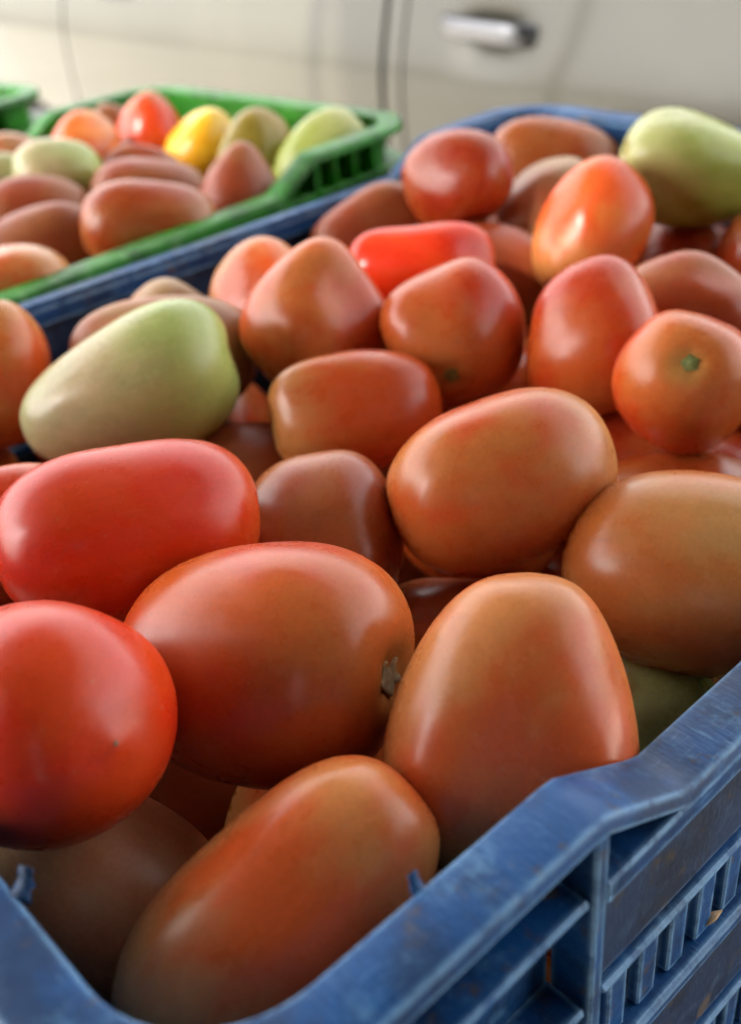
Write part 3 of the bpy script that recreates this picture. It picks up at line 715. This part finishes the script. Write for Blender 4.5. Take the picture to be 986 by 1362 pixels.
# skin, shape, label
SPEC = {
    'A': ('red', dict(sq=2.2, amp=.015, taper=.02, nip=.03, ddep=.05), 'glossy bright red round tomato beside the frayed plastic tab, tip turned outward'),
    'B': ('redor', dict(sq=2.45, amp=.035, lob=4, dim=.09, taper=.03), 'large dark orange-red tomato with a dry stem scar in a deep dimple'),
    'C': ('peach', dict(sq=2.5, amp=.05, lob=3, taper=.19, roll=.6), 'big orange tomato, narrow at its top, standing against the step in the blue rim'),
    'D': ('peach', dict(sq=2.35, amp=.02, taper=-.08, dim=.05), 'long smooth orange tomato lying in the rounded corner of the blue crate'),
    'E': ('blushlit', dict(sq=2.2, amp=.02), 'dull pinkish brown tomato sunk in shade below the bright red round one'),
    'F': ('red', dict(sq=2.6, amp=.035, lob=4, taper=.07, dim=.1), 'oblong red tomato with one blunt end above the bright red round one'),
    'G': ('palegreen', dict(sq=2.4, amp=.03, lob=3, taper=.20, dim=.08, roll=2.2, ddep=.02), 'pale green blushing tomato with a wide greener shoulder'),
    'H': ('blush', dict(sq=2.4, amp=.03), 'long dusky pink tomato directly behind the pale green blushing one'),
    'I': ('blush', dict(sq=2.2, amp=.05), 'pinkish brown tomato top peeping over the long dusky pink one'),
    'J': ('orange', dict(sq=2.3), 'orange tomato against the blue crate wall beside the pale green one'),
    'K': ('redor', dict(sq=2.3), 'reddish tomato mostly hidden behind the oblong red one'),
    'L': ('orange', dict(sq=1.82, amp=.075, lob=4, taper=.06, roll=.3, nip=0, ddep=.09, dents=5), 'angular orange tomato with a blunt ridge on top'),
    'M': ('peach', dict(sq=2.2), 'pale orange tomato half hidden behind the angular orange one'),
    'N': ('orange', dict(sq=2.45, amp=.06, lob=4, dim=.2), 'orange tomato lying sideways with its stem dimple at one end, above a brownish one'),
    'O': ('rust', dict(sq=2.3, amp=.05, lob=4), 'matt brownish orange tomato behind the large dark orange-red one'),
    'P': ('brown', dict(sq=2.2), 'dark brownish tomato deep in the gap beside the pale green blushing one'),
    'Q': ('orange', dict(sq=2.3, amp=.025, taper=-.03, warp=.012, ddep=.035), 'big smooth orange tomato resting across the middle of the heap'),
    'R': ('redor', dict(sq=1.9, amp=.08, lob=4, taper=.12, roll=.9, dim=.06, ddep=.09, mat2='g'), 'ridged red tomato with its small green stem scar facing out'),
    'S': ('red', dict(sq=2.4, amp=.07, lob=3, bend=-.25, ddep=.13), 'flattish bright red tomato behind the ridged red one'),
    'T': ('brown', dict(sq=2.3), 'dull brown tomato wedged behind the flattish bright red one'),
    'U': ('redor', dict(sq=1.85, amp=.07, lob=3, taper=.10, roll=1.4, ddep=.09), 'pinkish red tomato with a blunt raised shoulder'),
    'V': ('redor', dict(sq=2.3, amp=.03, lob=4, dim=.06, mat2='g'), 'round orange-red tomato with its green stem star facing straight out'),
    'W': ('orange', dict(sq=2.2, amp=.03, taper=-.04), 'glowing orange egg-shaped tomato standing on end, stem end down'),
    'X': ('deep', dict(sq=2.2, amp=.02), 'smooth round red tomato near the raised far corner of the blue crate'),
    'Y': ('rust', dict(sq=2.4), 'long orange tomato lying along the far wall of the blue crate'),
    'Z': ('blush', dict(sq=2.2), 'greyish pink tomato behind the glowing orange egg-shaped one'),
    'a': ('green', dict(sq=2.3, amp=.09, lob=3, taper=.12, dim=.26, roll=.5, ddep=.12, dents=5), 'lobed light green tomato at the far wall of the blue crate'),
    'b': ('brown', dict(sq=2.3), 'dusky orange tomato against the long wall where the two crates touch'),
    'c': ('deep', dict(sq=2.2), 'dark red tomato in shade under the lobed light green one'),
    'd': ('rust', dict(sq=2.4, amp=.05, lob=3), 'orange tomato with a wavy back behind the green-star orange-red one'),
    'e': ('deep', dict(sq=2.2, mat2='g'), 'red tomato beside the dark red one under the light green tomato'),
    'f': ('tan', dict(sq=2.35, amp=.025, taper=.04, warp=.012, ddep=.04), 'big tan tomato leaning on the long side of the blue crate'),
    'g': ('rust', dict(sq=2.3), 'dark orange tomato tucked behind the big tan one'),
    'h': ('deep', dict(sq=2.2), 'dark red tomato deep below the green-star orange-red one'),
    'i': ('rust', dict(sq=2.3), 'orange tomato under the big smooth orange one'),
    'j': ('dkgreen', dict(sq=2.2, amp=.07, lob=5, dim=.2), 'dark green unripe tomato with a corky scar down beside the blue rim'),
    'g1': ('rust', dict(sq=2.4), 'long brownish orange tomato against the near wall of the green crate'),
    'g2': ('brown', dict(sq=2.4), 'long brown-orange tomato beside the long one at the wall of the green crate'),
    'g3': ('peach', dict(sq=2.3), 'small peach tomato at the wall of the green crate beside the brown-orange one'),
    'g4': ('brown', dict(sq=2.4), 'brown-orange tomato behind another in the green crate, under a small pale green one'),
    'g5': ('brown', dict(sq=2.4), 'flat-lying brown tomato in the middle of the green crate'),
    'g6': ('brown', dict(sq=1.8, amp=.06, lob=3, taper=.1), 'peaked brownish tomato below the olive one in the green crate'),
    'g7': ('yellow', dict(sq=2.25), 'yellow tomato in the green crate'),
    'g8': ('olive', dict(sq=2.25), 'olive tomato pressed against the yellow one'),
    'g9': ('green', dict(sq=2.3), 'light green egg-shaped tomato at the raised corner of the green crate'),
    'g10': ('redor', dict(sq=2.2, amp=.06, lob=3, taper=.1), 'ridged orange-red tomato beside the yellow one'),
    'g11': ('orange', dict(sq=2.2), 'round orange tomato behind the small pale green one'),
    'g12': ('palegreen', dict(sq=2.3), 'small pale green tomato in the green crate'),
    'g13': ('blush', dict(sq=2.2), 'small pinkish tomato beyond the small pale green one'),
    'g14': ('palegreen', dict(sq=2.2), 'pale yellow-green tomato beside the small pinkish one in the green crate'),
    'g15': ('brown', dict(sq=2.2), 'dark orange tomato squeezed behind the ridged orange-red one'),
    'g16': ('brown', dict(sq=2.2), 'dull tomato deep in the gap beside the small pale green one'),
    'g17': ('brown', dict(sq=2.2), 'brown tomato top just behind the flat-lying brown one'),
}
# shoulders: direction (right, up, towards the phone), height, width
BUMPS = {
    'L': ((.15, 1, .25, .15, .46), (.95, .1, .5, .07, .45), (-.9, .2, .4, .06, .5)),
    'R': ((.10, 1, .45, .12, .44), (.9, .25, .5, .07, .45), (-.85, .1, .55, .06, .45)),
    'U': ((.30, 1, .30, .18, .45), (-.7, .1, .7, .05, .5)),
    'a': ((-.30, 1, .35, .16, .45), (-.9, .1, .5, .07, .4), (.9, .2, .4, .08, .5)),
    'G': ((.45, 1, .25, .12, .50),),
    'N': ((-.75, .5, .5, .08, .45), (.4, .9, .3, .06, .5)),
    'C': ((.85, -.35, .4, .06, .6), (.45, 1, .3, .06, .45), (-.8, -.2, .5, .04, .5)),
    'M': ((.2, 1, .3, .10, .45),),
    'O': ((.35, 1, .3, .08, .4), (-.4, .9, .3, .05, .4)),
    'W': ((.2, 1, .3, .05, .5),),
    'd': ((.1, 1, .3, .12, .35),),
    'S': ((-.6, .8, .3, .10, .4), (.6, .7, .3, .08, .4)),
    'g6': ((.15, 1, .3, .16, .42),),
    'g10': ((.1, 1, .3, .15, .40), (.7, -.2, .6, .08, .4)),
    'F': ((.8, .55, .3, .05, .45),),
    'B': ((.75, .6, .35, .05, .45),),
    'J': ((.3, .9, .3, .05, .5),),
    'X': ((.6, .6, .5, .05, .45),),
}
def spheres(p, hw, Ln, ax):
    Ln = max(Ln, hw * 1.05); m = (Ln * Ln - hw * hw) / Ln
    ts = np.linspace(-m, m, 5); return p + ts[:, None] * ax, hw * np.sqrt(1 - ts ** 2 / (Ln * Ln - hw * hw))
SC, SR = [], []
for n_, (key, vals) in enumerate(TP.items()):
    p = np.array(vals[:3]) + np.array((0, 0, CZ)); hw, Ln = vals[3], vals[4]; ax = np.array(vals[5:])
    pal, sh, lab = SPEC[key]; sh = dict(sh); roll = sh.pop('roll', n_ * 1.7); smat = sh.pop('mat2', None)
    M = basis(ax, roll); inv = (M.to_3x3()).inverted() @ Matrix(RM)      # view-aligned directions of the shoulders
    sh['bumps'] = [(*(inv @ Vector(q[:3])), q[3], q[4]) for q in BUMPS.get(key, ())]
    me, zt, zb, xb = tomato_mesh('tomato', hw, Ln, TM[pal], 100 + n_, **sh)
    o = link(bpy.data.objects.new('tomato', me))
    M.translation = Vector(p); o.matrix_world = M
    tag(o, lab, 'tomato', 'tomatoes in the green crate' if key[0] == 'g' and len(key) > 1 else 'tomatoes in the blue crate')
    view = Vector((0, 0, CZ)) - Vector(p)
    if Vector(ax).dot(view.normalized()) > -.25: scar(o, zt, xb, hw, M_GSCAR if smat else M_SCAR, n_, .16 if not smat else .12, sh.get('dim', .16))
    else: tip(o, zb, xb, hw)
    s, r = spheres(p, hw, Ln, ax); SC.append(s); SR.append(r)
# layers underneath: pushed up from below until they touch what lies on them
SC = np.concatenate(SC); SR = np.concatenate(SR)
fill_rng = np.random.default_rng(11)
FILL = []
for i_ in range(6):
    hw = .0225 + .0007 * i_; me, *_ = tomato_mesh('tomato', hw, hw * (1.2 + .06 * i_), TM[['orange', 'brown', 'redor', 'peach', 'brown', 'orange'][i_]], 900 + i_, nu=32, nv=22)
    FILL.append((me, hw, hw * (1.2 + .06 * i_)))
def fill(org, ux, uy, wx, wy, tries, lab, grp, floor=ZB + .004):
    global SC, SR
    cnt = 0
    for t_ in range(tries):
        me, hw, Ln = FILL[t_ % 6]
        a = fill_rng.normal(size=3); a[2] *= .4; a /= np.linalg.norm(a)
        st, r = spheres(np.zeros(3), hw, Ln, a)
        ex = float(max((np.abs(st[:, :2] @ np.array(ux)) + r).max(), (np.abs(st[:, :2] @ np.array(uy)) + r).max()))
        px = fill_rng.uniform(ex, wx - ex); py = fill_rng.uniform(ex, wy - ex)
        xy = np.array(org) + np.array(ux) * px + np.array(uy) * py
        top = CZ - .215
        for z in np.arange(top, floor + hw, -.003):
            q = st + np.array((xy[0], xy[1], z))
            near = np.abs(SC[:, 0] - xy[0]) < .11
            d = np.linalg.norm(q[:, None] - SC[near][None], axis=2); o_ = r[:, None] + SR[near][None] - d
            if o_.max() < .0015 and (q[:, 2] - r).min() > floor - .001:
                o = link(bpy.data.objects.new('tomato', me)); M = basis(a, t_ * 1.3); M.translation = Vector((xy[0], xy[1], z)); o.matrix_world = M
                tag(o, lab, 'tomato', grp); SC = np.concatenate((SC, q)); SR = np.concatenate((SR, r)); cnt += 1
                break
    return cnt
c1 = fill((BX - BWX / 2, BY - BWY / 2), (1, 0), (0, 1), BWX, BWY, 420, 'tomato buried under the others in the blue crate', 'tomatoes buried in the blue crate')
go = GC - gux * .124 - guy * .207
c2 = fill(tuple(go), tuple(gux), tuple(guy), .248, .414, 250, 'tomato buried under the others in the green crate', 'tomatoes buried in the green crate')
print('fillers', c1, c2)

# a dry husk caught on the ledge of the blue crate
v = []; N = 8
for i in range(7):
    t = i / 6; r = .0013 * math.sin(math.pi * min(.97, max(.06, t)))
    for k in range(N): a = k / N * math.tau; v.append((t * .007, r * math.cos(a), r * .6 * math.sin(a) + .0006 * math.sin(3 * t)))
f = [(i * N + k, i * N + (k + 1) % N, (i + 1) * N + (k + 1) % N, (i + 1) * N + k) for i in range(6) for k in range(N)]
hk = mesh_obj('husk', v, f, simple_mat('dry_husk', (.55, .38, .22), .8, var=.3, scale=300), None, True)
hk.location = (-.0790, .1585, CZ - .2345); hk.rotation_euler = (0, -.5, 1.2)
tag(hk, 'small dry straw-coloured husk caught on the ledge of the blue crate', 'husk')
